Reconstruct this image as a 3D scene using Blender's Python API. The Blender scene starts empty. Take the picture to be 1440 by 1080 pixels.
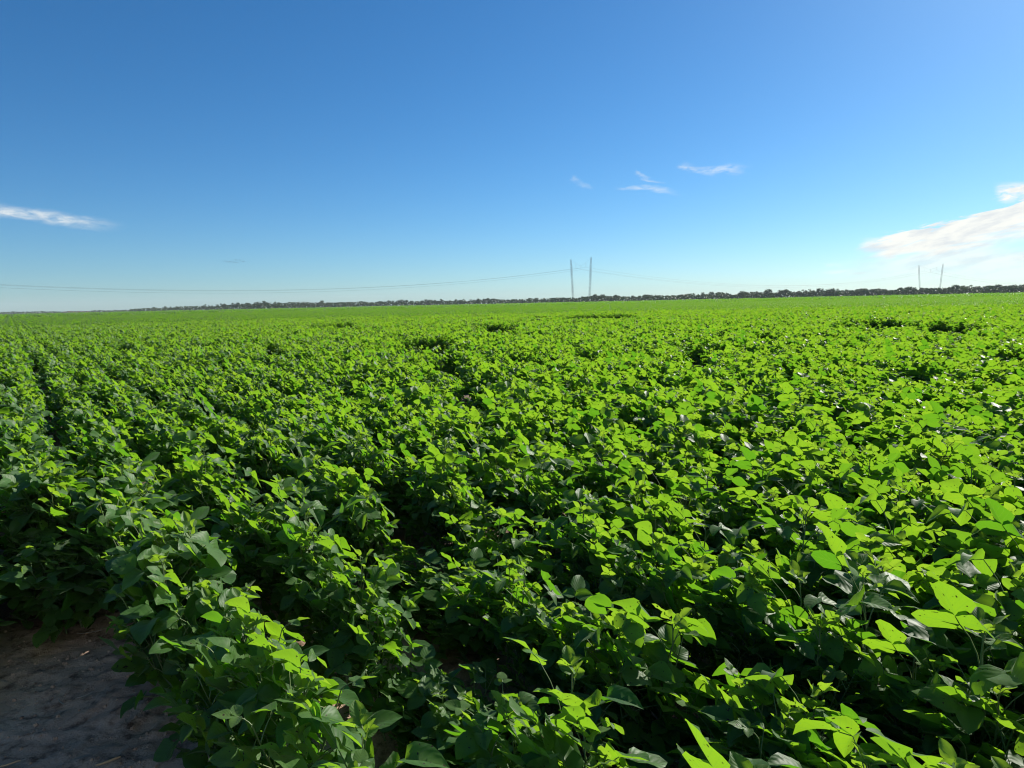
import bpy, math, random
import numpy as np
from mathutils import Matrix, Vector, Euler, noise as mnoise

R = math.radians
rng = np.random.default_rng(7)
random.seed(7)
scene = bpy.context.scene
COL = scene.collection

# ------------------------------------------------------------------ camera
F = 973.0                      # focal length in pixels of the 1440 px wide photograph
CAM_H = 1.55
cam_data = bpy.data.cameras.new('camera')
cam_data.sensor_width = 36.0
cam_data.lens = F / 1440 * 36.0
cam_data.clip_start = 0.05
cam_data.clip_end = 20000
cam = bpy.data.objects.new('camera', cam_data)
COL.objects.link(cam)
PITCH, ROLL = R(6.65), R(-1.23)
CM = Matrix.Translation((0, 0, CAM_H)) @ Matrix.Rotation(R(90) - PITCH, 4, 'X') @ Matrix.Rotation(ROLL, 4, 'Z')
cam.matrix_world = CM
scene.camera = cam
CM3 = CM.to_3x3()
CMI = CM.inverted()


def ray(px, py):
    return (CM3 @ Vector(((px - 720) / F, (540 - py) / F, -1))).normalized()


def ground_at(px, py, z=0.0):
    d = ray(px, py)
    k = (z - CAM_H) / d.z
    return Vector((0, 0, CAM_H)) + d * k


def at_depth(px, depth):
    """ground-plan point seen at column px, at that distance along the view"""
    return (px - 720) / F * depth, depth


def project(x, y, z):
    v = CMI @ Vector((x, y, z))
    return 720 + F * v.x / -v.z, 540 - F * v.y / -v.z, -v.z


# ------------------------------------------------------------------ light
SUN_AZ, SUN_EL = R(46), R(33)          # to the right of the view, ahead of the camera
SUN_DIR = Vector((math.sin(SUN_AZ) * math.cos(SUN_EL), math.cos(SUN_AZ) * math.cos(SUN_EL), math.sin(SUN_EL)))
sl = bpy.data.lights.new('sun', 'SUN')
sl.energy = 5.0
sl.angle = R(0.55)
sl.color = (1.0, 0.95, 0.86)
so = bpy.data.objects.new('sun', sl)
so.rotation_euler = (-SUN_DIR).to_track_quat('-Z', 'Y').to_euler()
so.location = (0, 0, 50)
COL.objects.link(so)


class NB:
    """tiny helper for node trees"""
    def __init__(self, tree):
        self.t = tree
        tree.nodes.clear()

    def node(self, kind, **props):
        n = self.t.nodes.new(kind)
        for k, v in props.items():
            setattr(n, k, v)
        return n

    def put(self, socket, v):
        if isinstance(v, bpy.types.NodeSocket):
            self.t.links.new(v, socket)
        elif isinstance(v, (tuple, list)) and len(v) == 3 and socket.type == 'RGBA':
            socket.default_value = (*v, 1)
        else:
            socket.default_value = v

    def m(self, op, a, b=None, c=None, clamp=False):
        n = self.node('ShaderNodeMath', operation=op, use_clamp=clamp)
        for i, v in enumerate((a, b, c)):
            if v is not None:
                self.put(n.inputs[i], v)
        return n.outputs[0]

    def smooth(self, v, lo, hi):
        n = self.node('ShaderNodeMapRange', interpolation_type='SMOOTHSTEP')
        for i, x in enumerate((v, lo, hi, 0.0, 1.0)):
            self.put(n.inputs[i], x)
        return n.outputs[0]

    def mix(self, f, a, b, blend='MIX'):
        n = self.node('ShaderNodeMix', data_type='RGBA', blend_type=blend)
        self.put(n.inputs['Factor'], f)
        self.put(n.inputs['A'], a) if False else None
        ins = [s for s in n.inputs if s.type == 'RGBA']
        self.put(ins[0], a)
        self.put(ins[1], b)
        return [s for s in n.outputs if s.type == 'RGBA'][0]

    def noise(self, vec, scale, detail=4.0, rough=0.55, dist=0.0, dims='3D', color=False):
        n = self.node('ShaderNodeTexNoise', noise_dimensions=dims)
        if vec is not None:
            self.put(n.inputs['Vector'], vec)
        self.put(n.inputs['Scale'], scale)
        self.put(n.inputs['Detail'], detail)
        self.put(n.inputs['Roughness'], rough)
        self.put(n.inputs['Distortion'], dist)
        return n.outputs['Color' if color else 'Fac']

    def xyz(self, x, y, z=0.0):
        n = self.node('ShaderNodeCombineXYZ')
        for i, v in enumerate((x, y, z)):
            self.put(n.inputs[i], v)
        return n.outputs[0]

    def sep(self, v):
        n = self.node('ShaderNodeSeparateXYZ')
        self.put(n.inputs[0], v)
        return n.outputs


# ------------------------------------------------------------------ sky
world = bpy.data.worlds.new('World')
scene.world = world
world.use_nodes = True
nb = NB(world.node_tree)
sky = nb.node('ShaderNodeTexSky', sky_type='NISHITA')
sky.sun_disc = False
sky.sun_elevation = SUN_EL
sky.sun_rotation = SUN_AZ
sky.altitude = 100
sky.air_density = 0.85
sky.dust_density = 0.34
sky.ozone_density = 4.0
hs = nb.node('ShaderNodeHueSaturation')
hs.inputs['Saturation'].default_value = 1.14
hs.inputs['Value'].default_value = 0.98
nb.put(hs.inputs['Color'], nb.mix(1.0, sky.outputs[0], (0.79, 1.03, 1.16), 'MULTIPLY'))
skycol = hs.outputs[0]
tc = nb.node('ShaderNodeTexCoord')
dx, dy, dz = nb.sep(tc.outputs['Generated'])
# bearing (degrees right of north = the view direction) and elevation (degrees)
az = nb.m('MULTIPLY', nb.m('ARCTAN2', dx, dy), 180 / math.pi)
el = nb.m('MULTIPLY', nb.m('ARCSINE', dz), 180 / math.pi)


def azel(px, py):
    d = ray(px, py)
    return math.degrees(math.atan2(d.x, d.y)), math.degrees(math.asin(d.z))


warp = nb.noise(nb.xyz(nb.m('MULTIPLY', az, 0.22), nb.m('MULTIPLY', el, 0.9)), 1.0, 5, 0.6, color=True)
wx, wy, wz = nb.sep(warp)
waz = nb.m('ADD', az, nb.m('MULTIPLY', nb.m('SUBTRACT', wx, 0.5), 2.6))
wel = nb.m('ADD', el, nb.m('MULTIPLY', nb.m('SUBTRACT', wy, 0.5), 0.9))


def wisp(p0, p1, half, power=1.0, soft=1.0, curve=0.0, a=None, e=None):
    """cloud streak from p0 to p1 (bearings from the photograph), half = half thickness in degrees at p0 end, tapering"""
    a0, e0 = azel(*p0)
    a1, e1 = azel(*p1)
    L = math.hypot(a1 - a0, e1 - e0)
    ux, uy = (a1 - a0) / L, (e1 - e0) / L
    A = nb.m('SUBTRACT', waz if a is None else a, a0)
    E = nb.m('SUBTRACT', wel if e is None else e, e0)
    s = nb.m('DIVIDE', nb.m('ADD', nb.m('MULTIPLY', A, ux), nb.m('MULTIPLY', E, uy)), L)
    n = nb.m('SUBTRACT', nb.m('MULTIPLY', E, ux), nb.m('MULTIPLY', A, uy))
    bow = nb.m('MULTIPLY', nb.m('MULTIPLY', s, nb.m('SUBTRACT', 1.0, s)), curve * 4)
    n = nb.m('ABSOLUTE', nb.m('SUBTRACT', n, bow))
    ends = nb.m('MULTIPLY', nb.smooth(s, -0.02, 0.18), nb.smooth(s, 1.02, 0.55))
    across = nb.smooth(n, half, 0.0)
    return nb.m('MULTIPLY', nb.m('MULTIPLY', ends, across), power)


streak = nb.noise(nb.xyz(nb.m('MULTIPLY', az, 0.30), nb.m('ADD', nb.m('MULTIPLY', el, 2.1), nb.m('MULTIPLY', az, -0.34))), 1.0, 7, 0.60, 0.7)
fine = nb.noise(nb.xyz(nb.m('MULTIPLY', az, 1.1), nb.m('MULTIPLY', el, 3.2)), 1.0, 6, 0.6, 0.4)
# the bank of cloud low on the right: its upper edge climbs to the right
a_tip, e_tip = azel(1192, 347)
a_far, e_far = azel(1440, 272)
slope = (e_far - e_tip) / (a_far - a_tip)
top_edge = nb.m('ADD', nb.m('MULTIPLY', nb.m('SUBTRACT', waz, a_tip), slope), e_tip)
depth_in = nb.m('ADD', nb.m('SUBTRACT', top_edge, wel), nb.m('MULTIPLY', nb.m('SUBTRACT', streak, 0.5), 2.2))                     # degrees below the upper edge
bank_core = nb.m('MULTIPLY', nb.smooth(depth_in, -0.10, 0.55), nb.smooth(depth_in, nb.m('ADD', 1.5, nb.m('MULTIPLY', nb.m('MAXIMUM', nb.m('SUBTRACT', waz, a_tip), 0.0), 0.50)), 0.3))
bank_core = nb.m('MULTIPLY', bank_core, nb.smooth(waz, a_tip - 0.6, a_tip + 3.2))
bank_tex = nb.smooth(nb.m('ADD', streak, nb.m('MULTIPLY', bank_core, 0.42)), 0.53, 0.84)
bank = nb.m('MULTIPLY', nb.smooth(bank_core, 0.02, 0.45), bank_tex)
veil = nb.m('MULTIPLY', nb.smooth(depth_in, 0.6, 2.2), nb.m('MULTIPLY', nb.smooth(waz, a_tip - 3.0, a_tip + 5.5), nb.smooth(el, 0.2, 2.4)))
veil = nb.m('MULTIPLY', veil, nb.m('ADD', 0.38, nb.m('MULTIPLY', streak, 0.6)))
gap = nb.m('SUBTRACT', 1.0, nb.m('MULTIPLY', wisp((1500, 336), (1368, 352), 0.75, 1.0), 0.9))
parts = [
    nb.m('MULTIPLY', bank, gap), nb.m('MULTIPLY', veil, gap),
    nb.m('MULTIPLY', wisp((1400, 272), (1500, 262), 0.75, 1.3), nb.smooth(fine, 0.25, 0.6)),
    nb.m('MULTIPLY', wisp((-60, 288), (172, 320), 0.62, 0.8), nb.smooth(fine, 0.15, 0.75)),
    nb.m('MULTIPLY', wisp((-60, 292), (120, 312), 0.42, 0.8), nb.smooth(fine, 0.15, 0.75)),
    nb.m('MULTIPLY', wisp((955, 235), (1060, 230), 0.42, 0.5, curve=-0.35), nb.smooth(fine, 0.35, 0.7)),
    nb.m('MULTIPLY', wisp((955, 232), (1010, 246), 0.42, 0.42), nb.smooth(fine, 0.3, 0.7)),
    nb.m('MULTIPLY', wisp((862, 264), (966, 274), 0.26, 0.45, curve=0.2), nb.smooth(fine, 0.2, 0.75)),
    nb.m('MULTIPLY', wisp((893, 240), (935, 258), 0.2, 0.38, curve=-0.2), nb.smooth(fine, 0.2, 0.75)),
    nb.m('MULTIPLY', wisp((805, 250), (832, 266), 0.32, 0.3), nb.smooth(fine, 0.25, 0.7)),
    nb.m('MULTIPLY', wisp((1205, 341), (1330, 338), 0.42, 0.9), nb.smooth(fine, 0.2, 0.6)),
    nb.m('MULTIPLY', wisp((1225, 356), (1400, 350), 0.5, 0.8), nb.smooth(streak, 0.25, 0.6)),
    nb.m('MULTIPLY', wisp((1150, 383), (1262, 380), 0.34, 0.45), nb.smooth(streak, 0.2, 0.6)),
    nb.m('MULTIPLY', wisp((1158, 370), (1205, 372), 0.30, 0.3), nb.smooth(fine, 0.3, 0.7)),
]
cl = parts[0]
for p in parts[1:]:
    cl = nb.m('MAXIMUM', cl, p)
cl = nb.m('MINIMUM', cl, 0.97)
shade = nb.smooth(nb.noise(nb.xyz(nb.m('MULTIPLY', az, 0.30), nb.m('ADD', nb.m('MULTIPLY', el, 1.1), nb.m('MULTIPLY', az, -0.22))), 1.3, 6, 0.6), 0.34, 0.58)
CLOUD_HI, CLOUD_LO = (10.2, 10.2, 9.5), (7.8, 8.2, 8.4)
cloudcol = nb.mix(shade, CLOUD_LO, CLOUD_HI)
final = nb.mix(cl, skycol, cloudcol)
bg = nb.node('ShaderNodeBackground')
bg.inputs['Strength'].default_value = 0.060
nb.put(bg.inputs['Color'], final)
out = nb.node('ShaderNodeOutputWorld')
nb.put(out.inputs[0], bg.outputs[0])

vs = scene.view_settings
vs.view_transform = 'Standard'
vs.look = 'None'
vs.exposure = 0.75
vs.gamma = 1.0


# ------------------------------------------------------------------ materials
def new_mat(name):
    m = bpy.data.materials.new(name)
    m.use_nodes = True
    return m, NB(m.node_tree)


def leaf_material(name, refl_a, refl_b, young, under, trans_a, trans_b, tmix, rough, veins=True, bump=0.15):
    m, nb = new_mat(name)
    at = nb.node('ShaderNodeAttribute', attribute_name='leaf_tint')
    ay = nb.node('ShaderNodeAttribute', attribute_name='leaf_young')
    oi = nb.node('ShaderNodeObjectInfo')
    tint = nb.m('FRACT', nb.m('ADD', at.outputs['Fac'], nb.m('MULTIPLY', oi.outputs['Random'], 0.35)))
    uv = nb.node('ShaderNodeUVMap')
    u, v, _ = nb.sep(uv.outputs[0])
    av = nb.m('ABSOLUTE', nb.m('SUBTRACT', nb.m('MULTIPLY', v, 2.0), 1.0))
    # side veins leave the midrib slanting to the tip
    ph = nb.m('FRACT', nb.m('SUBTRACT', nb.m('MULTIPLY', u, 5.6), nb.m('MULTIPLY', av, 2.3)))
    tri = nb.m('ABSOLUTE', nb.m('SUBTRACT', ph, 0.5))
    vein = nb.m('MAXIMUM', nb.smooth(tri, 0.10, 0.0), nb.smooth(av, 0.085, 0.02))
    geo = nb.node('ShaderNodeNewGeometry')
    tcn = nb.node('ShaderNodeTexCoord')
    nz = nb.noise(tcn.outputs['Object'], 55.0, 3, 0.6)
    col = nb.mix(tint, refl_a, refl_b)
    col = nb.mix(ay.outputs['Fac'], col, young)
    col = nb.mix(nb.m('MULTIPLY', geo.outputs['Backfacing'], 0.8), col, under)
    tr = nb.mix(tint, trans_a, trans_b)
    tr = nb.mix(nb.m('MULTIPLY', ay.outputs['Fac'], 0.6), tr, (0.36, 0.52, 0.03))
    if veins:
        col = nb.mix(nb.m('MULTIPLY', vein, 0.22), col, (0.13, 0.20, 0.06))
        tr = nb.mix(nb.m('MULTIPLY', vein, 0.42), tr, (0.16, 0.36, 0.02))
    mot = nb.smooth(nz, 0.30, 0.72)
    col = nb.mix(nb.m('MULTIPLY', mot, 0.30), col, (0.018, 0.05, 0.010))
    # chewed and rusty spots
    sp = nb.noise(tcn.outputs['Object'], 95.0, 1, 0.5)
    spot = nb.m('MULTIPLY', nb.smooth(sp, 0.70, 0.73), nb.smooth(tint, 0.30, 0.45))
    col = nb.mix(spot, col, (0.05, 0.035, 0.015))
    tr = nb.mix(spot, tr, (0.02, 0.02, 0.005))
    pr = nb.node('ShaderNodeBsdfPrincipled')
    nb.put(pr.inputs['Base Color'], col)
    nb.put(pr.inputs['Roughness'], rough)
    nb.put(pr.inputs['Specular IOR Level'], 0.34)
    nb.put(pr.inputs['Sheen Weight'], 0.12)
    nb.put(pr.inputs['Sheen Roughness'], 0.45)
    nb.put(pr.inputs['Sheen Tint'], (0.92, 0.95, 0.80))
    tl = nb.node('ShaderNodeBsdfTranslucent')
    nb.put(tl.inputs['Color'], tr)
    if bump:
        bp = nb.node('ShaderNodeBump')
        bp.inputs['Strength'].default_value = bump
        bp.inputs['Distance'].default_value = 0.004
        hgt = nb.m('ADD', nb.m('MULTIPLY', nb.smooth(tri, 0.0, 0.45), 0.7), nb.m('MULTIPLY', nz, 0.6))
        nb.put(bp.inputs['Height'], hgt)
        nb.put(pr.inputs['Normal'], bp.outputs[0])
    mx = nb.node('ShaderNodeMixShader')
    nb.put(mx.inputs[0], tmix)
    nb.put(mx.inputs[1], pr.outputs[0])
    nb.put(mx.inputs[2], tl.outputs[0])
    o = nb.node('ShaderNodeOutputMaterial')
    nb.put(o.inputs[0], mx.outputs[0])
    return m


M_LEAF = leaf_material('soybean_leaf', (0.038, 0.110, 0.020), (0.064, 0.158, 0.026), (0.10, 0.19, 0.040),
                       (0.060, 0.105, 0.042), (0.10, 0.30, 0.008), (0.245, 0.455, 0.014), 0.50, 0.50)
M_TREE = leaf_material('tree_leaves', (0.032, 0.070, 0.018), (0.060, 0.115, 0.028), (0.06, 0.08, 0.03),
                       (0.05, 0.07, 0.035), (0.03, 0.06, 0.01), (0.05, 0.08, 0.012), 0.2, 0.6, veins=False, bump=0)
M_RED = leaf_material('reddish_leaves', (0.30, 0.085, 0.055), (0.38, 0.13, 0.075), (0.3, 0.1, 0.06),
                      (0.30, 0.10, 0.07), (0.30, 0.08, 0.03), (0.34, 0.12, 0.05), 0.2, 0.6, veins=False, bump=0)


def plain(name, color, rough=0.7, metallic=0.0, scale=30.0, var=0.4):
    m, nb = new_mat(name)
    tcn = nb.node('ShaderNodeTexCoord')
    nz = nb.noise(tcn.outputs['Object'], scale, 4, 0.6)
    c = nb.mix(nb.m('MULTIPLY', nz, var), color, tuple(x * 0.35 for x in color))
    pr = nb.node('ShaderNodeBsdfPrincipled')
    nb.put(pr.inputs['Base Color'], c)
    nb.put(pr.inputs['Roughness'], rough)
    nb.put(pr.inputs['Metallic'], metallic)
    o = nb.node('ShaderNodeOutputMaterial')
    nb.put(o.inputs[0], pr.outputs[0])
    return m


M_STEM = plain('soybean_stem', (0.13, 0.19, 0.06), 0.6)
M_BARK = plain('bark', (0.09, 0.075, 0.06), 0.9)
M_STEEL = plain('galvanised_steel', (0.30, 0.31, 0.32), 0.6, 0.3, 0.5)
M_WIRE = plain('conductor', (0.22, 0.23, 0.24), 0.6, 0.3, 0.5)
M_BIRD = plain('bird_feathers', (0.05, 0.05, 0.055), 0.8)
M_STRAW = plain('dry_straw', (0.50, 0.33, 0.18), 0.7, 0, 60, 0.5)
M_STRAW2 = plain('weathered_straw', (0.30, 0.27, 0.22), 0.8, 0, 60, 0.5)
M_GRASSFAR = plain('pale_grass', (0.16, 0.20, 0.06), 0.9, 0, 0.05, 0.5)

m, nb = new_mat('soil')
g = nb.node('ShaderNodeNewGeometry')
pos = g.outputs['Position']
n1 = nb.noise(pos, 1.6, 5, 0.6)
n2 = nb.noise(pos, 14.0, 7, 0.68)
n3 = nb.noise(pos, 95.0, 5, 0.7)
n4 = nb.noise(pos, 420.0, 2, 0.6)
c = nb.mix(nb.smooth(n1, 0.35, 0.66), (0.42, 0.29, 0.205), (0.58, 0.43, 0.32))
c = nb.mix(nb.smooth(n2, 0.45, 0.70), c, (0.13, 0.08, 0.055))
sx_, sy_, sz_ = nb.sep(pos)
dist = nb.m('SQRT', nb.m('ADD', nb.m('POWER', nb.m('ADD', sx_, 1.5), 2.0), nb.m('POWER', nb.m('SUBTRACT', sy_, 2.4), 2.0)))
c = nb.mix(nb.m('MULTIPLY', nb.smooth(dist, 0.95, 1.6), 0.75), c, (0.085, 0.060, 0.042))      # soil away from the bare patch darkened: shade of crop gaps painted in
c = nb.mix(nb.m('MULTIPLY', nb.smooth(n3, 0.52, 0.74), 0.55), c, (0.56, 0.44, 0.37))
c = nb.mix(nb.m('MULTIPLY', nb.smooth(n4, 0.60, 0.75), 0.5), c, (0.055, 0.045, 0.040))
pr = nb.node('ShaderNodeBsdfPrincipled')
nb.put(pr.inputs['Base Color'], c)
nb.put(pr.inputs['Roughness'], 0.95)
nb.put(pr.inputs['Specular IOR Level'], 0.15)
bp = nb.node('ShaderNodeBump')
bp.inputs['Strength'].default_value = 0.9
bp.inputs['Distance'].default_value = 0.02
nb.put(bp.inputs['Height'], nb.m('ADD', nb.m('MULTIPLY', n2, 0.8), nb.m('ADD', nb.m('MULTIPLY', n3, 0.45), nb.m('MULTIPLY', n4, 0.15))))
nb.put(pr.inputs['Normal'], bp.outputs[0])
o = nb.node('ShaderNodeOutputMaterial')
nb.put(o.inputs[0], pr.outputs[0])
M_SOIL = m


# ------------------------------------------------------------------ mesh helpers
class Builder:
    """collects vertices, faces, uvs and the two leaf attributes of ONE mesh"""
    def __init__(self):
        self.v, self.f, self.uv, self.tint, self.young, self.n = [], [], [], [], [], 0

    def add(self, verts, faces, uv=None, tint=0.5, young=0.0):
        verts = np.asarray(verts, float)
        k = len(verts)
        self.v.append(verts)
        self.f.append(np.asarray(faces, int) + self.n)
        self.uv.append(np.zeros((k, 2)) if uv is None else np.asarray(uv, float))
        self.tint.append(np.full(k, tint))
        self.young.append(np.full(k, young))
        self.n += k

    def tube(self, pts, radii, sides=5):
        pts = [Vector(p) for p in pts]
        vs, fs = [], []
        for i, p in enumerate(pts):
            d = (pts[min(i + 1, len(pts) - 1)] - pts[max(i - 1, 0)]).normalized()
            a = d.orthogonal().normalized()
            if i and abs(a.dot(prev)) < 0.999:
                a = (prev - d * prev.dot(d)).normalized()
            prev = a
            b = d.cross(a)
            r = radii[i] if hasattr(radii, '__len__') else radii
            for s in range(sides):
                t = 2 * math.pi * s / sides
                vs.append(p + a * (r * math.cos(t)) + b * (r * math.sin(t)))
        for i in range(len(pts) - 1):
            for s in range(sides):
                s2 = (s + 1) % sides
                fs.append((i * sides + s, i * sides + s2, (i + 1) * sides + s2, (i + 1) * sides + s))
        self.add([tuple(x) for x in vs], fs)

    def mesh(self, name, mat, smooth=True):
        me = bpy.data.meshes.new(name)
        v = np.concatenate(self.v)
        f = np.concatenate(self.f)
        me.vertices.add(len(v))
        me.vertices.foreach_set('co', v.ravel())
        nf, k = f.shape
        me.loops.add(nf * k)
        me.loops.foreach_set('vertex_index', f.ravel().astype(np.int32))
        me.polygons.add(nf)
        me.polygons.foreach_set('loop_start', np.arange(0, nf * k, k, dtype=np.int32))
        me.polygons.foreach_set('use_smooth', np.full(nf, smooth))
        me.update(calc_edges=True)
        uvl = me.uv_layers.new(name='UVMap')
        uv = np.concatenate(self.uv)[f.ravel()]
        uvl.data.foreach_set('uv', uv.ravel())
        for nm, arr in (('leaf_tint', self.tint), ('leaf_young', self.young)):
            a = me.attributes.new(nm, 'FLOAT', 'POINT')
            a.data.foreach_set('value', np.concatenate(arr).astype(np.float32))
        me.materials.append(mat)
        return me


def obj(name, mesh, parent=None):
    ob = bpy.data.objects.new(name, mesh)
    COL.objects.link(ob)
    if parent is not None:
        ob.parent = parent
    return ob


def tag(ob, label, cat, group=None, kind=None):
    ob['label'] = label
    ob['category'] = cat
    if group:
        ob['group'] = group
    if kind:
        ob['kind'] = kind
    return ob


def empty(name, loc, rz=0.0, scale=(1, 1, 1)):
    e = bpy.data.objects.new(name, None)
    e.empty_display_size = 0.1
    COL.objects.link(e)
    e.location = loc
    e.rotation_euler = (0, 0, rz) if not hasattr(rz, '__len__') else rz
    e.scale = scale
    return e


def copy_tree(root):
    c = root.copy()
    COL.objects.link(c)
    for ch in root.children:
        d = ch.copy()
        COL.objects.link(d)
        d.parent = c
    return c


# ------------------------------------------------------------------ soybean plant
NU, NV = 7, 5
US = np.array([0.0, 0.10, 0.26, 0.45, 0.65, 0.85, 1.0])
WS = np.array([0.12, 0.74, 1.0, 0.99, 0.82, 0.48, 0.03])
VS = np.array([-1, -0.5, 0, 0.5, 1.0])
LEAF_F = [(i * NV + j, (i + 1) * NV + j, (i + 1) * NV + j + 1, i * NV + j + 1) for i in range(NU - 1) for j in range(NV - 1)]
LEAF_UV = np.array([(u, (v + 1) / 2) for u in US for v in VS])


def leaflet(B, base, axis, normal, L, W, fold, droop, tint, young, r):
    axis = axis.normalized()
    side = normal.cross(axis).normalized()
    nrm = axis.cross(side)
    ph = r.uniform(0, 6.28)
    twist = r.uniform(-0.35, 0.35)
    a = droop if abs(droop) > 1e-3 else 1e-3
    V = []
    for u, w in zip(US, WS):
        x = L * math.sin(a * u) / a
        z = -L * (1 - math.cos(a * u)) / a
        for v in VS:
            hw = W * 0.5 * w
            y = v * hw * math.cos(fold)
            zz = z + abs(v) * hw * math.sin(fold) + v * hw * twist * u
            zz += abs(v) ** 2 * hw * 0.17 * math.sin(7 * u + ph + (1.3 if v > 0 else 0)) - 0.10 * hw * (abs(v) == 0.5) * -1
            V.append(base + axis * x + side * y + nrm * zz)
    B.add([tuple(p) for p in V], LEAF_F, LEAF_UV, tint, young)


def trifoliate(BL, BS, base, azim, plen, elev, size, pitch, young, r, helio=0.0):
    """a petiole and its three leaflets"""
    out = Vector((math.cos(azim), math.sin(azim), 0))
    up = Vector((0, 0, 1))
    pts, p = [base], base.copy()
    e = elev + 0.25
    for i in range(3):
        p = p + (out * math.cos(e) + up * math.sin(e)) * plen / 3
        e -= 0.22
        pts.append(p.copy())
    BS.tube(pts, [0.0022, 0.0018, 0.0015, 0.0013], 4)
    tint = r.random()
    ax = out * math.cos(pitch) + up * math.sin(pitch)
    nm = -out * math.sin(pitch) + up * math.cos(pitch)
    nm = nm + Vector((r.gauss(0, .22), r.gauss(0, .22), r.gauss(0, .1)))
    nm = (nm * (.45 if helio > .3 else 1.0) + SUN_ROW * helio).normalized()
    if abs(nm.dot(ax)) > .93:
        ax = (ax + Vector((0, 0, .6))).normalized()
    sd = nm.cross(ax).normalized()
    ax = sd.cross(nm)
    pet = size * 0.28
    tip = p + ax * pet
    BS.tube([p, tip], [0.0013, 0.0011], 4)

    def one(b, axis, L):
        n2 = (nm + Vector((r.gauss(0, .28), r.gauss(0, .28), r.gauss(0, .15)))).normalized()
        leaflet(BL, b, axis, n2, L, L * r.uniform(0.70, 0.90), (r.uniform(0.05, 0.45) if r.random() < .5 else r.uniform(.30, .62)), r.uniform(-0.4, 1.0) * (1 - young),
                min(max(tint + r.uniform(-.15, .15), 0), 0.999), young, r)
    one(tip, ax, size * r.uniform(0.95, 1.12))
    for s in (-1, 1):
        ang = r.uniform(1.05, 1.4)
        one(p, ax * math.cos(ang) + sd * (s * math.sin(ang)) + nm * r.uniform(-.25, .2), size * r.uniform(0.85, 1.0))


SUN_ROW = Matrix.Rotation(-R(35.7), 3, 'Z') @ SUN_DIR      # the sun as the plants see it, y along the row


def make_plant(seed):
    r = random.Random(seed)
    BL, BS = Builder(), Builder()
    H = r.uniform(0.50, 0.58)
    nn = r.randint(11, 13)
    pts, p = [Vector((0, 0, 0))], Vector((0, 0, 0))
    lean = Vector((r.gauss(0, .10), r.gauss(0, .10), 1)).normalized()
    for i in range(nn):
        p = p + lean * (H / nn) + Vector((r.gauss(0, .006), r.gauss(0, .006), 0))
        pts.append(p.copy())
    BS.tube(pts, [0.0050 * (1 - 0.6 * i / nn) for i in range(nn + 1)], 6)
    az0 = r.uniform(0, 6.28)
    for i in range(1, nn + 1):
        k = i / nn
        azm = az0 + i * 2.55 + r.gauss(0, .3)
        if i >= nn - 1:          # shoot tip
            trifoliate(BL, BS, pts[i], azm, r.uniform(.03, .06), r.uniform(.8, 1.3), r.uniform(.035, .052), r.uniform(.2, 1.0), r.uniform(.6, 1), r, r.uniform(0, 2))
            if i == nn:
                trifoliate(BL, BS, pts[i], azm + 2.1, .025, 1.3, .03, 1.1, 1.0, r)
                trifoliate(BL, BS, pts[i], azm + 4.2, .035, 1.0, .045, 0.8, .9, r)
            continue
        plen = 0.08 + 0.11 * math.sin(math.pi * min(k * 0.95, 1)) * r.uniform(.8, 1.2)
        elev = r.uniform(0.3, 0.8) + 0.35 * k
        size = r.uniform(0.073, 0.101) * (0.82 + 0.35 * math.sin(math.pi * k))
        pitch = r.gauss(-0.15 + 0.35 * (k > .65), 0.42)
        trifoliate(BL, BS, pts[i], azm, plen, elev, size, pitch, 0.0 if k < .75 else r.uniform(0, .3), r, (max(0, r.gauss(.3 + 3.8 * max(0, k - .35), .9)) if r.random() < .68 else r.uniform(-.2, .3)))
    for b in range(r.randint(4, 6)):   # side branches
        i = r.randint(1, 5)
        azb = r.uniform(0, 6.28)
        d = Vector((math.cos(azb) * .5, math.sin(azb) * .5, .86)).normalized()
        q = pts[i].copy()
        bp_ = [q.copy()]
        n = r.randint(4, 5)
        for j in range(n):
            q = q + d * r.uniform(.05, .075)
            d = (d + Vector((0, 0, .12))).normalized()
            bp_.append(q.copy())
        BS.tube(bp_, [0.0032 * (1 - .5 * j / n) for j in range(n + 1)], 5)
        for j in range(1, n + 1):
            last = j == n
            trifoliate(BL, BS, bp_[j], azb + j * 2.4 + r.gauss(0, .4), (.04 if last else r.uniform(.07, .13)), r.uniform(.4, 1.0),
                       (r.uniform(.04, .06) if last else r.uniform(.062, .088)), r.gauss(.05, .45), (.7 if last else 0), r, (max(0, r.gauss(1.5, .9)) if r.random() < .68 else r.uniform(-.2, .3)))
    return BL.mesh('foliage', M_LEAF), BS.mesh('stem', M_STEM)


NVAR = 18
PLANTS = [make_plant(100 + i) for i in range(NVAR)]

# ------------------------------------------------------------------ where the plants stand
ROW = R(35.7)
RD = np.array([-math.sin(ROW), math.cos(ROW)])          # along the rows
RP = np.array([math.cos(ROW), math.sin(ROW)])           # across them, to the right
SP, STEP = 0.48, 0.108
NEAR_R = 62.0
CROSS, ALONG = 0.81, 1.04


def vnoise(x, y, s, seed=0.0):
    return mnoise.noise(Vector((x * s + seed, y * s - seed * 1.7, seed * 0.37)))


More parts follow.
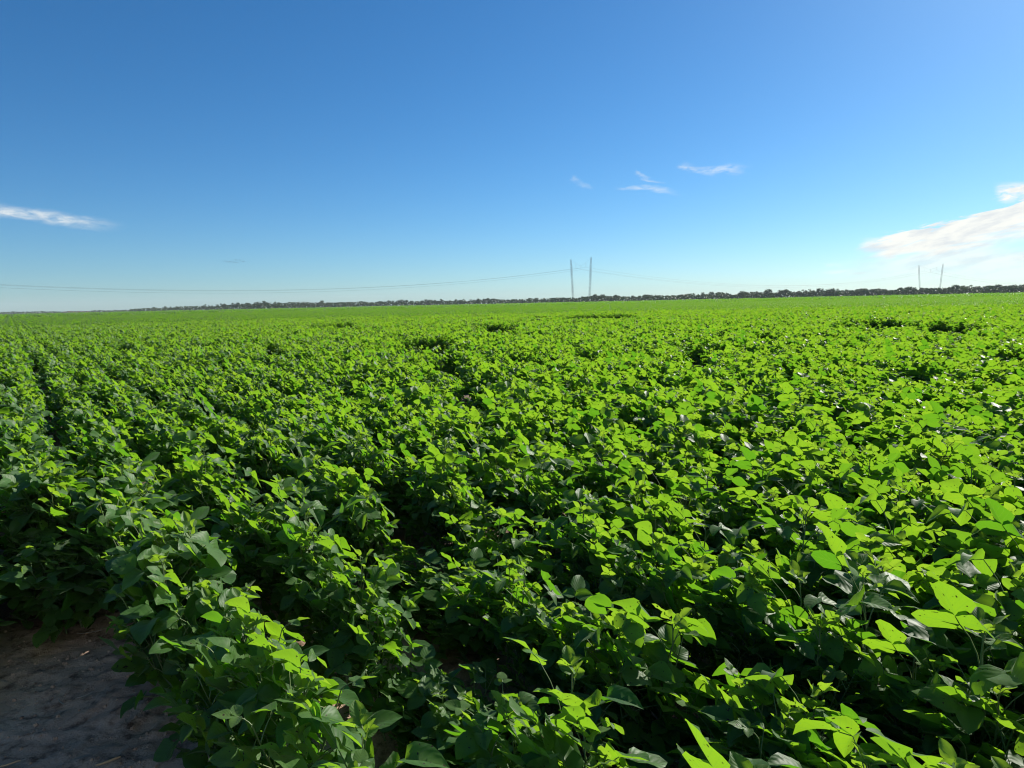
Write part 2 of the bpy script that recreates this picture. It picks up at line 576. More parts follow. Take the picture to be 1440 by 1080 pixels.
# dark holes in the stand seen in the photograph: (column, line, half width m along view-x, half depth m)
HOLES = []
for px, py, hw, hh in ((1225, 458, 48, 5.5), (1335, 461, 38, 4.5), (1420, 498, 25, 7), (625, 508, 24, 7), (388, 493, 17, 8), (655, 543, 20, 11), (885, 574, 22, 12),
                       (50, 512, 13, 22), (72, 565, 11, 42), (172, 490, 10, 12), (1110, 520, 18, 6), (980, 500, 20, 5), (470, 459, 30, 3.5),
                       (282, 600, 20, 22), (840, 446, 50, 2.5), (700, 462, 30, 4), (240, 566, 12, 14), (600, 484, 34, 5),
                       (1000, 620, 22, 12), (1180, 590, 25, 9), (760, 600, 18, 10), (1300, 560, 26, 8), (160, 640, 10, 26), (370, 655, 18, 14), (1080, 475, 24, 4)):
    # the shaded far side of a break is seen at (px, py) over the plants on its near side
    p = ground_at(px, py - hh * .3, 0.48)
    far = math.hypot(p.x, p.y)
    ux, uy = p.x / far, p.y / far
    mid, half = far * .875, far * .125 + .10
    HOLES.append((ux * mid, uy * mid, hw * p.y / F, half, ux, uy))
for q in range(6):      # the dark break in the rows in front of the camera
    HOLES.append((-0.15 - 0.075 * q, 2.04 + 0.28 * q, 0.20, 0.22, 0, 1))
HOLES.append((0.40, 1.72, 0.15, 0.22, 0, 1))
HOLES.append((0.10, 3.15, 0.17, 0.20, 0, 1))

plants = []        # x, y, rz, scale xy, scale z, variant, row
for ri in range(-4, 170):
    d = 0.05 + ri * SP
    n_t = int(150 / STEP)
    for ti in list(range(-int(95 / STEP), n_t)) + ([q + .5 for q in range(24, 44)] if ri <= 0 else []):
        t = ti * STEP
        wob = .07 * mnoise.noise(Vector((t * .35, ri * 7.3, 1.5))) + .05 * mnoise.noise(Vector((t * 1.1, ri * 3.1, 8.5))) - (.06 if ri == 1 and t < 4 else 0)
        x, y = (d + wob) * RP + t * RD
        if y < 0.72 or x > 0.80 * y + 3.2 or x < -(0.80 * y + 1.6) or x * x + y * y > NEAR_R ** 2:
            continue
        if ri <= 0 and t < 3.80 + 0.25 * ri:
            continue
        if ri == 1 and t < 0.60:
            continue
        x += rng.normal(0, .045)
        y += rng.normal(0, .045)
        hole = False
        for hx, hy, hw, hd, ux, uy in HOLES:
            if abs(((x - hx) * ux + (y - hy) * uy) / hd) ** 3 + abs(((x - hx) * uy - (y - hy) * ux) / hw) ** 3 < 1:
                hole = True
                break
        if hole and rng.random() < (.62 if y > 4.2 else .12):
            continue
        nz = vnoise(x, y, 0.9, 3.1) + 0.5 * vnoise(x, y, 2.1, 9.0)
        if (nz < -0.40 and y > 4.2) or (rng.random() < 0.02 and y > 5):
            continue
        hs_ = 1.0 + 0.17 * vnoise(x, y, 0.5, 5.5) + 0.13 * vnoise(x, y, 1.5, 8.5) + rng.normal(0, .085)
        hs_ = min(max(hs_, .70), 1.20)
        ws_ = min(max(hs_, .90), 1.12) * rng.uniform(.96, 1.08) * 1.0 * (1.12 if ri <= 1 and t < 5.5 else 1.0)
        if hole:
            hs_ *= 0.60 if y < 4.2 else .42
        if ri <= 0 and t < 4.3 + .25 * ri:
            hs_ *= .6
        plants.append((x, y, ROW + rng.uniform(-.35, .35), ws_, hs_, int(rng.integers(NVAR)), ri))

# the 300 that show largest become objects of their own
vis = []
for i, (x, y, rz, sx, sz, k, ri) in enumerate(plants):
    px, py, dep = project(x, y, 0.52 * sz)
    if dep > 0.3 and -25 < px < 1465 and py < 1110:
        vis.append((math.hypot(x, y), i, px, py))
vis.sort()
single = vis[:300]
single_ids = {i for _, i, _, _ in single}

ORD = ['first', 'second', 'third', 'fourth', 'fifth', 'sixth', 'seventh', 'eighth', 'ninth', 'tenth', 'eleventh', 'twelfth', 'thirteenth', 'fourteenth', 'fifteenth',
       'sixteenth', 'seventeenth', 'eighteenth', 'nineteenth', 'twentieth']
by_row = {}
for dist, i, px, py in single:
    by_row.setdefault(plants[i][6], []).append((dist, i, px, py))
rows_sorted = sorted(by_row)
protos = {}
for rank, ri in enumerate(rows_sorted):
    lst = by_row[ri]
    lst.sort(key=lambda q: q[3], reverse=True)
    n = len(lst)
    if ri <= 0:
        rowname = 'the short crop row stopping at the bare soil' if ri == 0 else 'the crop row ' + ORD[-ri - 1] + ' left of the bare soil'
    elif ri == 1:
        rowname = 'the crop row bordering the bare soil'
    else:
        rowname = 'the ' + ORD[ri - 1] + ' crop row from the bare soil'
    for j, (dist, i, px, py) in enumerate(lst):
        x, y, rz, sx, sz, k, _ = plants[i]
        if k not in protos:
            e = empty('soybean_plant', (x, y, 0), rz, (sx * CROSS, sx * ALONG, sz))
            obj('foliage', PLANTS[k][0], e)
            obj('stem', PLANTS[k][1], e)
            protos[k] = e
        else:
            e = copy_tree(protos[k])
            e.location = (x, y, 0)
            e.rotation_euler = (0, 0, rz)
            e.scale = (sx * CROSS, sx * ALONG, sz)
        nth = ('front' if j == 0 else ORD[j] if j < 20 else 'far-end')
        lab = ('frontmost leafy soybean plant in ' if j == 0 else ORD[j] + ' soybean plant along ' if j < len(ORD) else 'soybean plant at far end of ') + rowname
        tag(e, lab, 'soybean plant', 'soybean plants in ' + rowname)

# ------------------------------------------------------------------ the rest of the crop: one object
# treeline: (column, distance, tree height in photo pixels)
LINE = [(-330, 1520, 5), (-60, 1460, 5), (0, 1430, 5), (60, 1400, 5), (100, 1390, 4), (186, 1340, 4.5), (192, 1010, 7), (280, 930, 9), (380, 720, 13), (450, 790, 11), (560, 870, 9.5), (700, 810, 9.5),
        (800, 740, 11), (850, 715, 12), (900, 705, 11), (1000, 670, 13), (1150, 650, 13), (1300, 610, 14), (1400, 575, 16), (1440, 565, 16), (1760, 530, 16)]
LPX = np.array([a for a, _, _ in LINE], float)
LD = np.array([b for _, b, _ in LINE], float)
LH = np.array([c for _, _, c in LINE], float)


def edge_depth(px):
    return float(np.interp(px, LPX, LD)) - 26.0 - 55.0 * max(0.0, min(1.0, (900 - px) / 300))


def clump(seed, lx, ly, n, size, h0, h1):
    r = np.random.default_rng(seed)
    B = Builder()
    # leaves gather into plants of unequal height, the plants stand in rows along y
    nc = max(8, int(lx * ly * (14 if lx < 2 else 7 if lx < 10 else 2.2)))
    pxs_ = r.uniform(-lx / 2, lx / 2, nc)
    if lx < 10:
        pxs_ = np.round((pxs_ + lx / 2 - SP / 2) / SP) * SP - lx / 2 + SP / 2 + r.normal(0, .03, nc)
    pys_ = r.uniform(-ly / 2, ly / 2, nc)
    phs_ = np.clip(r.normal(.62, .10 if lx < 2 else .16, nc), .25, 1.0) * (h1 / .66)
    own = r.integers(0, nc, n)
    sp_ = .14 if lx < 10 else .32
    ox, oy = r.normal(0, sp_ * .72, n), r.normal(0, sp_, n)
    x, y = pxs_[own] + ox, pys_[own] + oy
    z = np.maximum(h0, phs_[own] * (1 - .5 * np.minimum(1, (np.hypot(ox, oy) / (2.2 * sp_)) ** 2)) - .30 * r.random(n) ** 1.7)
    hel = Matrix.Rotation(-ROW, 3, 'Z') @ SUN_DIR
    for i in range(n):
        a = r.uniform(0, 6.283)
        pit = r.normal(0.05, .5)
        out = Vector((math.cos(a), math.sin(a), 0))
        up = Vector((0, 0, 1))
        ax = out * math.cos(pit) + up * math.sin(pit)
        nm = (up * math.cos(pit) - out * math.sin(pit) + Vector(r.normal(0, .3, 3)) + hel * (max(0, r.normal(1.7, .9)) if r.random() < .66 else r.uniform(-.2, .3))).normalized()
        sd = nm.cross(ax).normalized()
        nm = ax.cross(sd)
        L = size * r.uniform(.75, 1.25)
        W = L * .38
        b = Vector((x[i], y[i], z[i]))
        f = r.uniform(.1, .5)
        pts = [b, b + ax * (L * .5), b + ax * L - up * L * .12]
        V = [pts[0] - sd * W * .5, pts[0] + sd * W * .5, pts[1] - sd * W + nm * W * f, pts[1], pts[1] + sd * W + nm * W * f, pts[2]]
        V = [pts[0], pts[1] - sd * W + nm * W * f, pts[2], pts[1], pts[1] + sd * W + nm * W * f]
        B.add([tuple(q) for q in V], [(0, 3, 2, 1), (0, 4, 2, 3)], [(0, .5), (.5, 0), (1, .5), (.5, .5), (.5, 1)], r.random(), 0.0 if r.random() < .8 else r.random() * .6)
    return B.mesh('crop_clump', M_LEAF, smooth=False)


sources = []
for k in range(NVAR):
    sources.append(bpy.data.objects.new('soybean_foliage', PLANTS[k][0]))
MIDV, FARV, WIDEV = 6, 4, 3
for k in range(MIDV):
    sources.append(bpy.data.objects.new('crop_clump', clump(300 + k, 1.44, 1.5, 620, 0.10, .18, .66)))
for k in range(FARV):
    sources.append(bpy.data.objects.new('crop_clump', clump(400 + k, 6, 6, 1150, 0.40, .15, .68)))
for k in range(WIDEV):
    sources.append(bpy.data.objects.new('crop_clump', clump(500 + k, 18, 18, 2000, 1.0, .05, .70)))

P, ROT, SCL, VAR = [], [], [], []
for i, (x, y, rz, sx, sz, k, ri) in enumerate(plants):
    if i in single_ids:
        continue
    P.append((x, y, 0)); ROT.append((0, 0, rz)); SCL.append((sx * CROSS, sx * ALONG, sz)); VAR.append(k)


def tiles(r0, r1, lx, ly, base, nvar, over=1.0, keep=1.0):
    """a lattice of canopy tiles in row direction between two distances"""
    m_ = int(r1 * 1.5 / min(lx, ly)) + 2
    a = np.arange(-m_, m_)
    dd, tt = np.meshgrid(a * lx + 0.05 + lx / 2 - SP / 2, a * ly)
    dd, tt = dd.ravel(), tt.ravel()
    X = dd * RP[0] + tt * RD[0]
    Y = dd * RP[1] + tt * RD[1]
    rr = np.hypot(X, Y)
    ok = (rr >= r0) & (rr < r1) & (Y > 0) & (np.abs(X) < 0.80 * Y + 3 * lx)
    X, Y = X[ok], Y[ok]
    px = 720 + F * X / Y
    lim = np.array([edge_depth(p) for p in px])
    ok = Y < lim
    X, Y = X[ok], Y[ok]
    for x, y in zip(X, Y):
        h = 1.0 + 0.16 * vnoise(x, y, 0.11, 2.0) + 0.10 * vnoise(x, y, 0.03, 4.0)
        gap = vnoise(x, y, 0.35 if lx < 2 else 0.05, 12.0)
        skip = False
        if lx < 2:
            for hx, hy, hw, hd, ux, uy in HOLES:
                if abs(((x - hx) * ux + (y - hy) * uy) / hd) ** 3 + abs(((x - hx) * uy - (y - hy) * ux) / hw) ** 3 < 1:
                    skip = True
            if gap < -0.42:
                h *= 0.6
        if skip:
            continue
        P.append((x, y, 0)); ROT.append((0, 0, ROW))
        SCL.append((1.0, 1.0, h)); VAR.append(base + int(rng.integers(nvar)))


tiles(NEAR_R - 0.6, 190, 1.44, 1.5, NVAR, MIDV)
tiles(188, 560, 6, 6, NVAR + MIDV, FARV)
tiles(552, 1500, 18, 18, NVAR + MIDV + FARV, WIDEV)
print('crop instances', len(P))

me = bpy.data.meshes.new('soybean_crop')
me.vertices.add(len(P))
me.vertices.foreach_set('co', np.array(P, np.float32).ravel())
for nm, dat, ty, key in (('rot', ROT, 'FLOAT_VECTOR', 'vector'), ('scl', SCL, 'FLOAT_VECTOR', 'vector'), ('variant', VAR, 'INT', 'value')):
    a = me.attributes.new(nm, ty, 'POINT')
    a.data.foreach_set(key, np.array(dat, np.int32 if ty == 'INT' else np.float32).ravel())
me.materials.append(M_LEAF)
crop = obj('soybean_crop', me)
tag(crop, 'dense green soybean crop covering the field out to the far trees', 'crop', None, 'stuff')
ng = bpy.data.node_groups.new('sow_crop', 'GeometryNodeTree')
ng.interface.new_socket('Geometry', in_out='INPUT', socket_type='NodeSocketGeometry')
ng.interface.new_socket('Geometry', in_out='OUTPUT', socket_type='NodeSocketGeometry')
N, Lk = ng.nodes, ng.links
gi, go = N.new('NodeGroupInput'), N.new('NodeGroupOutput')
join = N.new('GeometryNodeJoinGeometry')


def named(name, ty):
    n = N.new('GeometryNodeInputNamedAttribute')
    n.data_type = ty
    n.inputs['Name'].default_value = name
    return next(s for s in n.outputs if s.enabled and s.name == 'Attribute')


a_var, a_rot, a_scl = named('variant', 'INT'), named('rot', 'FLOAT_VECTOR'), named('scl', 'FLOAT_VECTOR')
e2r = N.new('FunctionNodeEulerToRotation')
Lk.new(a_rot, e2r.inputs[0])
for k, src in enumerate(sources):
    cmp_ = N.new('FunctionNodeCompare')
    cmp_.data_type = 'INT'
    cmp_.operation = 'EQUAL'
    ints = [s for s in cmp_.inputs if s.type == 'INT' and s.enabled]
    Lk.new(a_var, ints[0])
    ints[1].default_value = k
    oi = N.new('GeometryNodeObjectInfo')
    oi.inputs['Object'].default_value = src
    oi.inputs['As Instance'].default_value = True
    ip = N.new('GeometryNodeInstanceOnPoints')
    Lk.new(gi.outputs[0], ip.inputs['Points'])
    Lk.new(cmp_.outputs[0], ip.inputs['Selection'])
    Lk.new(oi.outputs['Geometry'], ip.inputs['Instance'])
    Lk.new(e2r.outputs[0], ip.inputs['Rotation'])
    Lk.new(a_scl, ip.inputs['Scale'])
    Lk.new(ip.outputs[0], join.inputs[0])
Lk.new(join.outputs[0], go.inputs[0])
md = crop.modifiers.new('sow', 'NODES')
md.node_group = ng

# ------------------------------------------------------------------ ground: one sheet to the horizon, fine near the bare soil
NG = 420
cx, cy = -1.35, 2.75
s_ = np.linspace(-1, 1, NG)
kk = 13.2
lin = np.sinh(s_ * kk) / math.sinh(kk) * 3400
# blend so the middle is finely and evenly spaced
lin = np.sign(s_) * (np.abs(s_) * 2.2 + np.abs(lin))
gx, gy = np.meshgrid(lin + cx, lin + cy)
gz = np.zeros_like(gx)
for i in range(NG):
    for j in range(NG):
        x, y = gx[i, j], gy[i, j]
        if abs(x - cx) < 4 and abs(y - cy) < 4:
            p = Vector((x, y, 0))
            h = 0.020 * mnoise.noise(p * 2.2) + 0.014 * mnoise.noise(p * 6) + 0.011 * mnoise.noise(p * 15) + 0.006 * mnoise.noise(p * 34)
            c_ = mnoise.noise(p * 11 + Vector((4, 2, 7)))
            h += 0.022 * max(0, c_ - 0.22)
            gz[i, j] = h * max(0, 1 - max(abs(x - cx), abs(y - cy)) / 4)
B = Builder()
idx = np.arange(NG * NG).reshape(NG, NG)
fa = np.stack([idx[:-1, :-1], idx[:-1, 1:], idx[1:, 1:], idx[1:, :-1]], -1).reshape(-1, 4)
B.add(np.stack([gx, gy, gz], -1).reshape(-1, 3), fa)
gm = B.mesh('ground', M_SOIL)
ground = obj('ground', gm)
tag(ground, 'bare grey brown soil showing at the edge of the crop', 'ground', None, 'structure')

# strip of rough grass between crop and trees
B = Builder()
va = []
pxs = np.linspace(-420, 1760, 110)
for p in pxs:
    d0, d1 = edge_depth(p) - 4, float(np.interp(p, LPX, LD)) + 140
    for k in range(3):
        dd_ = d0 + (d1 - d0) * k / 2
        x, y = at_depth(p, dd_)
        va.append((x, y, 0.25))
fa = [(3 * i + k, 3 * i + 3 + k, 3 * i + 4 + k, 3 * i + 1 + k) for i in range(len(pxs) - 1) for k in range(2)]
B.add(va, fa)
verge = obj('grass_verge', B.mesh('grass_verge', M_GRASSFAR))
tag(verge, 'pale strip of rough grass between crop and trees', 'grass', None, 'structure')


# ------------------------------------------------------------------ straw on the soil
def straw(px, py, length, rad, yaw, mat, label, bend=0.1, lift=0.012):
    p = ground_at(px, py, 0.02)
    B = Builder()
    n = 6
    pts = []
    for i in range(n + 1):
        s = i / n - .5
        pts.append((s * length, bend * length * (s * s - .25) * 1.5, 0.0012 * math.sin(5 * s)))
    B.tube(pts, [rad * (.6 if i in (0, n) else 1) for i in range(n + 1)], 6)
    ob = obj('dry_stalk', B.mesh('dry_stalk', mat))
    z = mz(p.x, p.y)
    ob.location = (p.x, p.y, z + lift)
    ob.rotation_euler = (R(2), R(-3), yaw)
    tag(ob, label, 'dry stalk', 'dry stalks on the bare soil')
    return ob


def mz(x, y):
    p = Vector((x, y, 0))
    h = 0.020 * mnoise.noise(p * 2.2) + 0.014 * mnoise.noise(p * 6) + 0.011 * mnoise.noise(p * 15) + 0.006 * mnoise.noise(p * 34)
    h += 0.022 * max(0, mnoise.noise(p * 11 + Vector((4, 2, 7))) - 0.22)
    return h * max(0, 1 - max(abs(x - cx), abs(y - cy)) / 4)


straw(152, 1068, .075, .0045, R(28), M_STRAW, 'thick orange brown dry stalk catching sunlight on the bare soil')
straw(86, 982, .075, .0022, R(-42), M_STRAW2, 'thin pale dry stalk lying across the middle of the bare soil', .15)
straw(125, 884, .11, .0020, R(8), M_STRAW2, 'long thin pale stalk on the soil nearest the short row')
straw(120, 975, .06, .0020, R(38), M_STRAW2, 'short grey stalk lying beside the thin pale stalk', .2)
straw(14, 1072, .06, .003, R(25), M_STRAW, 'small orange brown stalk at the lowest corner of the soil')
straw(178, 940, .10, .0018, R(-5), M_STRAW2, 'thin grey stalk on soil under the overhanging leaves', .25)
# crumbs of soil and dead leaf bits: nobody could count them
B = Builder()
r = random.Random(5)
for i in range(4000):
    x = r.uniform(-3.0, -0.3); y = r.uniform(1.6, 4.6)
    s = r.choice([.002, .003, .003, .004, .004, .005, .006, .008]) * r.uniform(.7, 1.3)
    z = mz(x, y) + s * .25
    V = []
    a0 = r.uniform(0, 6.28)
    for k in range(5):
        a = a0 + k * 1.2566
        q = s * r.uniform(.7, 1.2)
        V.append((x + q * math.cos(a), y + q * math.sin(a), z - s * .2))
    for k in range(5):
        a = a0 + k * 1.2566 + .3
        q = s * r.uniform(.35, .7)
        V.append((x + q * math.cos(a), y + q * math.sin(a), z + s * r.uniform(.4, .8)))
    fs = [(k, (k + 1) % 5, 5 + (k + 1) % 5, 5 + k) for k in range(5)] + [(5, 6, 7, 8), (5, 8, 9, 9)]
    B.add(V, fs)
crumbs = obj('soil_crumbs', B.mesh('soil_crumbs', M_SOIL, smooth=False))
tag(crumbs, 'small loose crumbs scattered over the bare soil', 'soil crumbs', None, 'stuff')


# ------------------------------------------------------------------ trees at the end of the field
def tree_meshes(seed, mat, spread=1.0, trunk_h=.3):
    """unit-height tree: crown of leaf clusters over limbs"""
    r = random.Random(seed)
    BC, BT = Builder(), Builder()
    BT.tube([(0, 0, 0), (.01, 0, .2), (r.gauss(0, .03), r.gauss(0, .03), .5), (r.gauss(0, .05), r.gauss(0, .05), .8)], [.035, .028, .018, .006], 6)
    lobes = []
    for i in range(r.randint(7, 10)):
        a = r.uniform(0, 6.28)
        q = r.uniform(.05, .38) * spread
        h = r.uniform(.40, .84)
        lobes.append((q * math.cos(a), q * math.sin(a), h, r.uniform(.13, .21)))
        BT.tube([(0, 0, r.uniform(.25, .4)), (q * .5 * math.cos(a), q * .5 * math.sin(a), h * .75), (q * math.cos(a), q * math.sin(a), h)], [.014, .009, .004], 5)
    lobes.append((r.gauss(0, .08), r.gauss(0, .08), .84, .15))
    for lx_, ly_, lz_, lr in lobes:
        for i in range(62):
            d = Vector((r.gauss(0, 1), r.gauss(0, 1), r.gauss(0, 1))).normalized()
            p = Vector((lx_, ly_, lz_)) + Vector((d.x * 1.15, d.y * 1.15, d.z * .85)) * lr * r.random() ** .4
            if p.z < .08:
                continue
            n_ = (d + Vector((r.gauss(0, .6), r.gauss(0, .6), r.gauss(0, .6)))).normalized()
            a_ = n_.orthogonal().normalized()
            b_ = n_.cross(a_)
            s = r.uniform(.022, .05)
            BC.add([tuple(p + a_ * s), tuple(p + b_ * s * .7), tuple(p - a_ * s), tuple(p - b_ * s * .7)], [(0, 1, 2, 3)],
                   [(0, .5), (.5, 0), (1, .5), (.5, 1)], r.random())
    return BC.mesh('crown', mat, False), BT.mesh('trunk', M_BARK)


TREES = [tree_meshes(700 + i, M_TREE, r_) for i, r_ in enumerate((1.0, 1.3, .85, 1.15, 1.45, 1.0, 1.2))]
REDS = [tree_meshes(800 + i, M_RED, 1.5) for i in range(2)]
SEG = [(-400, 'low dark tree in the farthest stretch of trees past the reddish scrub', 'farthest low trees past the reddish scrub'),
       (128, 'low dark tree between the reddish scrub and the nearer wood', 'low trees between reddish scrub and wood'),
       (190, 'dark green tree at the end of the wood nearest the reddish scrub', 'trees at the end of the wood by the scrub'),
       (330, 'tall bushy tree in the raised clump below the flying birds', 'trees of the raised clump below the birds'),
       (450, 'dark tree in the low wood between the bird clump and the middle pylon', 'trees between the bird clump and middle pylon'),
       (640, 'dark tree just short of the middle pylon in the distant wood', 'trees just short of the middle pylon'),
       (790, 'dark tree in front of the foot of the middle pylon', 'trees at the foot of the middle pylon'),
       (860, 'dark tree beneath the sagging wires just past the middle pylon', 'trees just past the middle pylon'),
       (1000, 'dark tree in the wood halfway between the two pylons', 'trees halfway between the pylons'),
       (1150, 'dark tree in the wood beneath the thin low cloud streaks', 'trees beneath the thin cloud streaks'),
       (1270, 'dark tree in front of the foot of the pylon by the cloud bank', 'trees at the foot of the pylon by the cloud'),
       (1340, 'tall dark tree in the wood under the big white cloud bank', 'trees under the white cloud bank')]


def place_tree(px, dep, h_m, meshes, protos_, name, label, cat, group, r):
    x, y = at_depth(px, dep)
    key = id(meshes)
    w = h_m * r.uniform(.9, 1.25)
    if key not in protos_:
        e = empty(name, (x, y, 0))
        obj('crown', meshes[0], e)
        obj('trunk', meshes[1], e)
        protos_[key] = e
    else:
        e = copy_tree(protos_[key])
    e.location = (x, y, 0.2)
    e.rotation_euler = (0, 0, r.uniform(0, 6.28))
    e.scale = (w, w, h_m)
    tag(e, label, cat, group)


r = random.Random(21)
tp, rp = {}, {}
px = -20.0
ntree = 0
while px < 1462:
    dep = float(np.interp(px, LPX, LD))
    hp = float(np.interp(px, LPX, LH))
    bump = 1 + .32 * mnoise.noise(Vector((px * .022, 3.3, 0))) + .16 * mnoise.noise(Vector((px * .09, 1.3, 5)))
    hm = 0.90 * hp * dep / F * bump * r.uniform(.68, 1.15)
    if 94 < px < 130:
        place_tree(px, dep - 60, 4.6 * r.uniform(.8, 1.2), REDS[r.randint(0, 1)], rp, 'reddish_shrub', 'reddish brown shrub in the low band of scrub at the field end', 'shrub', 'reddish shrubs at the field end', r)
        px += 6.5
        continue
    lab = [s for s in SEG if s[0] <= px][-1]
    place_tree(px, dep + r.uniform(-8, 14), hm, TREES[r.randint(0, len(TREES) - 1)], tp, 'distant_tree', lab[1], 'tree', lab[2], r)
    ntree += 1
    px += (6.2 if dep < 1100 else 5.6) * r.uniform(.6, 1.35)
print('trees', ntree)
# the mass of scrub under and behind the trees
B = Builder()
for i in range(30000):
    px = r.uniform(-60, 1500)
    dep = float(np.interp(px, LPX, LD))
    hp = float(np.interp(px, LPX, LH)) * (1 + .3 * mnoise.noise(Vector((px * .05, 7.7, 2))))
    back = r.random() ** 1.3 * 70
    h = hp * dep / F * (.58 if back < 15 else .74) * r.random()
    x, y = at_depth(px, dep - 12 + back)
    d = Vector((r.gauss(0, 1), r.gauss(0, 1), r.gauss(0, 1))).normalized()
    a_ = d.orthogonal().normalized()
    b_ = d.cross(a_)
    s = r.uniform(.6, 1.25)
    p = Vector((x, y, .2 + h))
    B.add([tuple(p + a_ * s), tuple(p + b_ * s * .8), tuple(p - a_ * s), tuple(p - b_ * s * .8)], [(0, 1, 2, 3)], [(0, .5), (.5, 0), (1, .5), (.5, 1)], r.random())
und = obj('undergrowth', B.mesh('undergrowth', M_TREE, False))
tag(und, 'dark scrub and undergrowth massed under the distant trees', 'undergrowth', None, 'stuff')

# ------------------------------------------------------------------ power line
T1 = Vector((76.0, 746.0, 0))
T2 = Vector((650.0, 1080.0, 0))
LDIR = (T2 - T1).normalized()
LPER = Vector((-LDIR.y, LDIR.x, 0))            # away from the viewer
SPAN = (T2 - T1).length
HM, HC = 47.5, 37.6


def lattice_mast(foot, top):
    B = Builder()
    ax = (top - foot).normalized()
    a_ = ax.orthogonal().normalized()
    b_ = ax.cross(a_)
    L = (top - foot).length
    n = 26
    rings = []
    for i in range(n + 1):
        k = i / n
        w = .75 * min(1, .25 + k * 5, .25 + (1 - k) * 5)
        c_ = foot + ax * (L * k)
        rings.append([c_ + a_ * w + b_ * w, c_ - a_ * w + b_ * w, c_ - a_ * w - b_ * w, c_ + a_ * w - b_ * w])
    for q in range(4):
        B.tube([rg[q] for rg in rings], .085, 5)
        for i in range(n):
            B.tube([rings[i][q], rings[i + 1][(q + 1) % 4]], .05, 4)
            if i % 2:
                B.tube([rings[i][q], rings[i][(q + 1) % 4]], .06, 4)
    return B.mesh('mast', M_STEEL, False)


def pylon(base, label):
    e = empty('cross_rope_pylon', base)
    f0, f1 = LPER * 14.5, LPER * -14.5
    t0, t1 = LPER * 18.2 + Vector((0, 0, HM)), LPER * -18.2 + Vector((0, 0, HM))
    obj('mast', lattice_mast(f0, t0), e)
    obj('mast', lattice_mast(f1, t1), e)
    B = Builder()
    pts = []
    for i in range(21):
        s = i / 20 * 2 - 1
        pts.append(LPER * (-18.2 * s) + Vector((0, 0, HC + 2.4 + (HM - HC - 2.4) * abs(s) ** 1.6)))
    B.tube(pts, .035, 5)
    obj('cross_rope', B.mesh('cross_rope', M_WIRE), e)
    for s in (-1, 0, 1):
        zt = HC + 2.4 + (HM - HC - 2.4) * abs(s * 9 / 18.2) ** 1.6
        B = Builder()
        m_ = 12
        B.tube([LPER * (9 * s) + Vector((0, 0, zt + (HC - (2.0 if s == 0 else 0.0) - zt) * k / m_)) for k in range(m_ + 1)], [.10 if k % 2 else .05 for k in range(m_ + 1)], 6)
        obj('insulator', B.mesh('insulator', M_STEEL), e)
    tag(e, label, 'pylon', 'twin mast pylons of the power line')
    return e


pylon(T1, 'nearer twin mast pylon rising over the middle of the tree line')
pylon(T2, 'farther twin mast pylon standing against the white cloud bank')


def conductor(off, label):
    B = Builder()
    pts = []
    for span in range(-1, 2):
        for i in range(41 if span == 1 else 40):
            t = i / 40
            p = T1 + LDIR * (SPAN * (span + t)) + LPER * off
            pts.append(Vector((p.x, p.y, HC - (2.0 if off == 0 else 0.0) - 4 * 21 * t * (1 - t))))
    B.tube(pts, .045, 5)
    o_ = obj('power_cable', B.mesh('power_cable', M_WIRE))
    tag(o_, label, 'power cable', 'cables of the power line')


conductor(9, 'power cable hung nearest the farther mast of each pylon')
conductor(0, 'power cable hung midway between the two masts of each pylon')
conductor(-9, 'power cable hung nearest the closer mast of each pylon')


# ------------------------------------------------------------------ birds
def bird(px, py, yaw, flap, label):
    d = ray(px, py)
    p = Vector((0, 0, CAM_H)) + d * (230 / d.y)
    B = Builder()
    # body, tapering to head and tail
    n = 7
    xs = np.linspace(-.26, .26, n)
    B.tube([(x, 0, .01 * math.cos(x * 8)) for x in xs], [.012, .035, .06, .07, .055, .035, .012], 7)
    for s in (-1, 1):
        z1, z2 = .16 * flap, .20 * flap - .03
        V = [(.10, .05 * s, .02), (-.10, .05 * s, .02), (.12, .28 * s, z1), (-.08, .28 * s, z1), (.02, .58 * s, z2), (-.05, .58 * s, z2),
             (.10, .05 * s, .0), (-.10, .05 * s, .0), (.12, .28 * s, z1 - .02), (-.08, .28 * s, z1 - .02), (.02, .58 * s, z2 - .01), (-.05, .58 * s, z2 - .01)]
        B.add(V, [(0, 1, 3, 2), (2, 3, 5, 4), (6, 8, 9, 7), (8, 10, 11, 9), (0, 2, 8, 6), (2, 4, 10, 8), (1, 7, 9, 3), (3, 9, 11, 5), (4, 5, 11, 10)])
    V = [(-.22, .02, 0), (-.22, -.02, 0), (-.38, -.07, 0), (-.38, .07, 0), (-.22, .02, -.01), (-.22, -.02, -.01), (-.38, -.07, -.01), (-.38, .07, -.01)]
    B.add(V, [(0, 1, 2, 3), (4, 7, 6, 5), (0, 3, 7, 4), (1, 5, 6, 2), (2, 6, 7, 3), (0, 4, 5, 1)])
    o_ = obj('bird', B.mesh('bird', M_BIRD))
    o_.location = p
    o_.rotation_euler = (R(8), 0, yaw)
    o_.scale = (0.95, 0.95, 0.95)
    tag(o_, label, 'bird', 'flock of birds in flight')


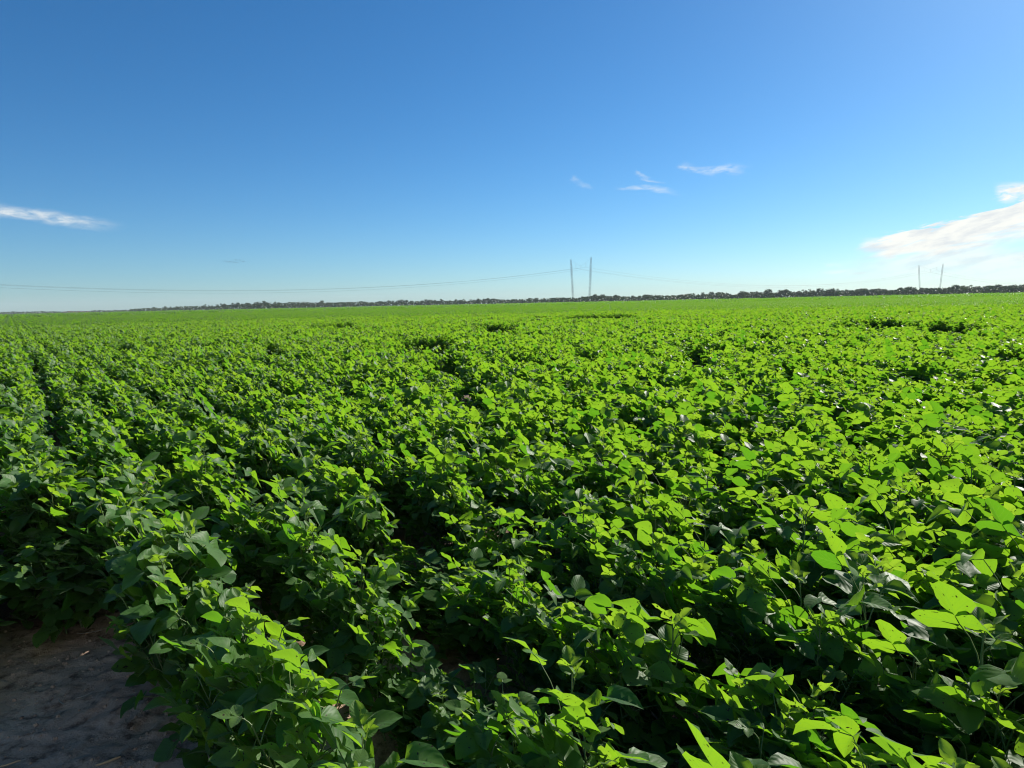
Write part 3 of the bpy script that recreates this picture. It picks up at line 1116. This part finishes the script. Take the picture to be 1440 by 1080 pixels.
bird(316.8, 367.2, 2.8, .6, 'trailing dark bird at the end of the flock farthest from the pylons')
bird(320.3, 368.2, 2.9, -.5, 'second dark bird from the tail of the flock')
bird(323.9, 368.2, 2.6, .8, 'third dark bird from the tail of the flock')
bird(328.3, 368.4, 3.0, -.3, 'middle dark bird in the lower line of the flock')
bird(332.2, 369.0, 2.7, .5, 'lowest dark bird flying beneath the highest pair')
bird(331.8, 365.8, 2.9, .9, 'trailing dark bird of the highest pair in the flock')
bird(337.2, 365.4, 2.8, -.4, 'front dark bird of the highest pair in the flock')
bird(342.2, 368.0, 2.8, .7, 'lone dark bird at the end of the flock nearest the pylons')

# ------------------------------------------------------------------ air
B = Builder()
hx0, hx1, hy0, hy1, hz0, hz1 = -3500, 3500, -3500, 3500, -1.2, 54
B.add([(hx0, hy0, hz0), (hx1, hy0, hz0), (hx1, hy1, hz0), (hx0, hy1, hz0), (hx0, hy0, hz1), (hx1, hy0, hz1), (hx1, hy1, hz1), (hx0, hy1, hz1)],
      [(0, 3, 2, 1), (4, 5, 6, 7), (0, 1, 5, 4), (1, 2, 6, 5), (2, 3, 7, 6), (3, 0, 4, 7)])
m, nb = new_mat('haze')
pv = nb.node('ShaderNodeVolumePrincipled')
pv.inputs['Color'].default_value = (0.80, 0.90, 1.0, 1)
pv.inputs['Density'].default_value = 0.00010
pv.inputs['Density Attribute'].default_value = ''
o = nb.node('ShaderNodeOutputMaterial')
nb.t.links.new(pv.outputs[0], o.inputs['Volume'])
haze = obj('haze', B.mesh('haze', m, False))
tag(haze, 'thin pale air over the whole field', 'haze', None, 'stuff')

# ------------------------------------------------------------------ render settings
cy_ = scene.cycles
cy_.use_denoising = True
cy_.filter_width = 1.1
cy_.diffuse_bounces = 4
cy_.max_bounces = 7
cy_.glossy_bounces = 2
cy_.transmission_bounces = 5
cy_.transparent_max_bounces = 4
cy_.volume_bounces = 0
cy_.caustics_reflective = False
cy_.caustics_refractive = False
cy_.sample_clamp_indirect = 6
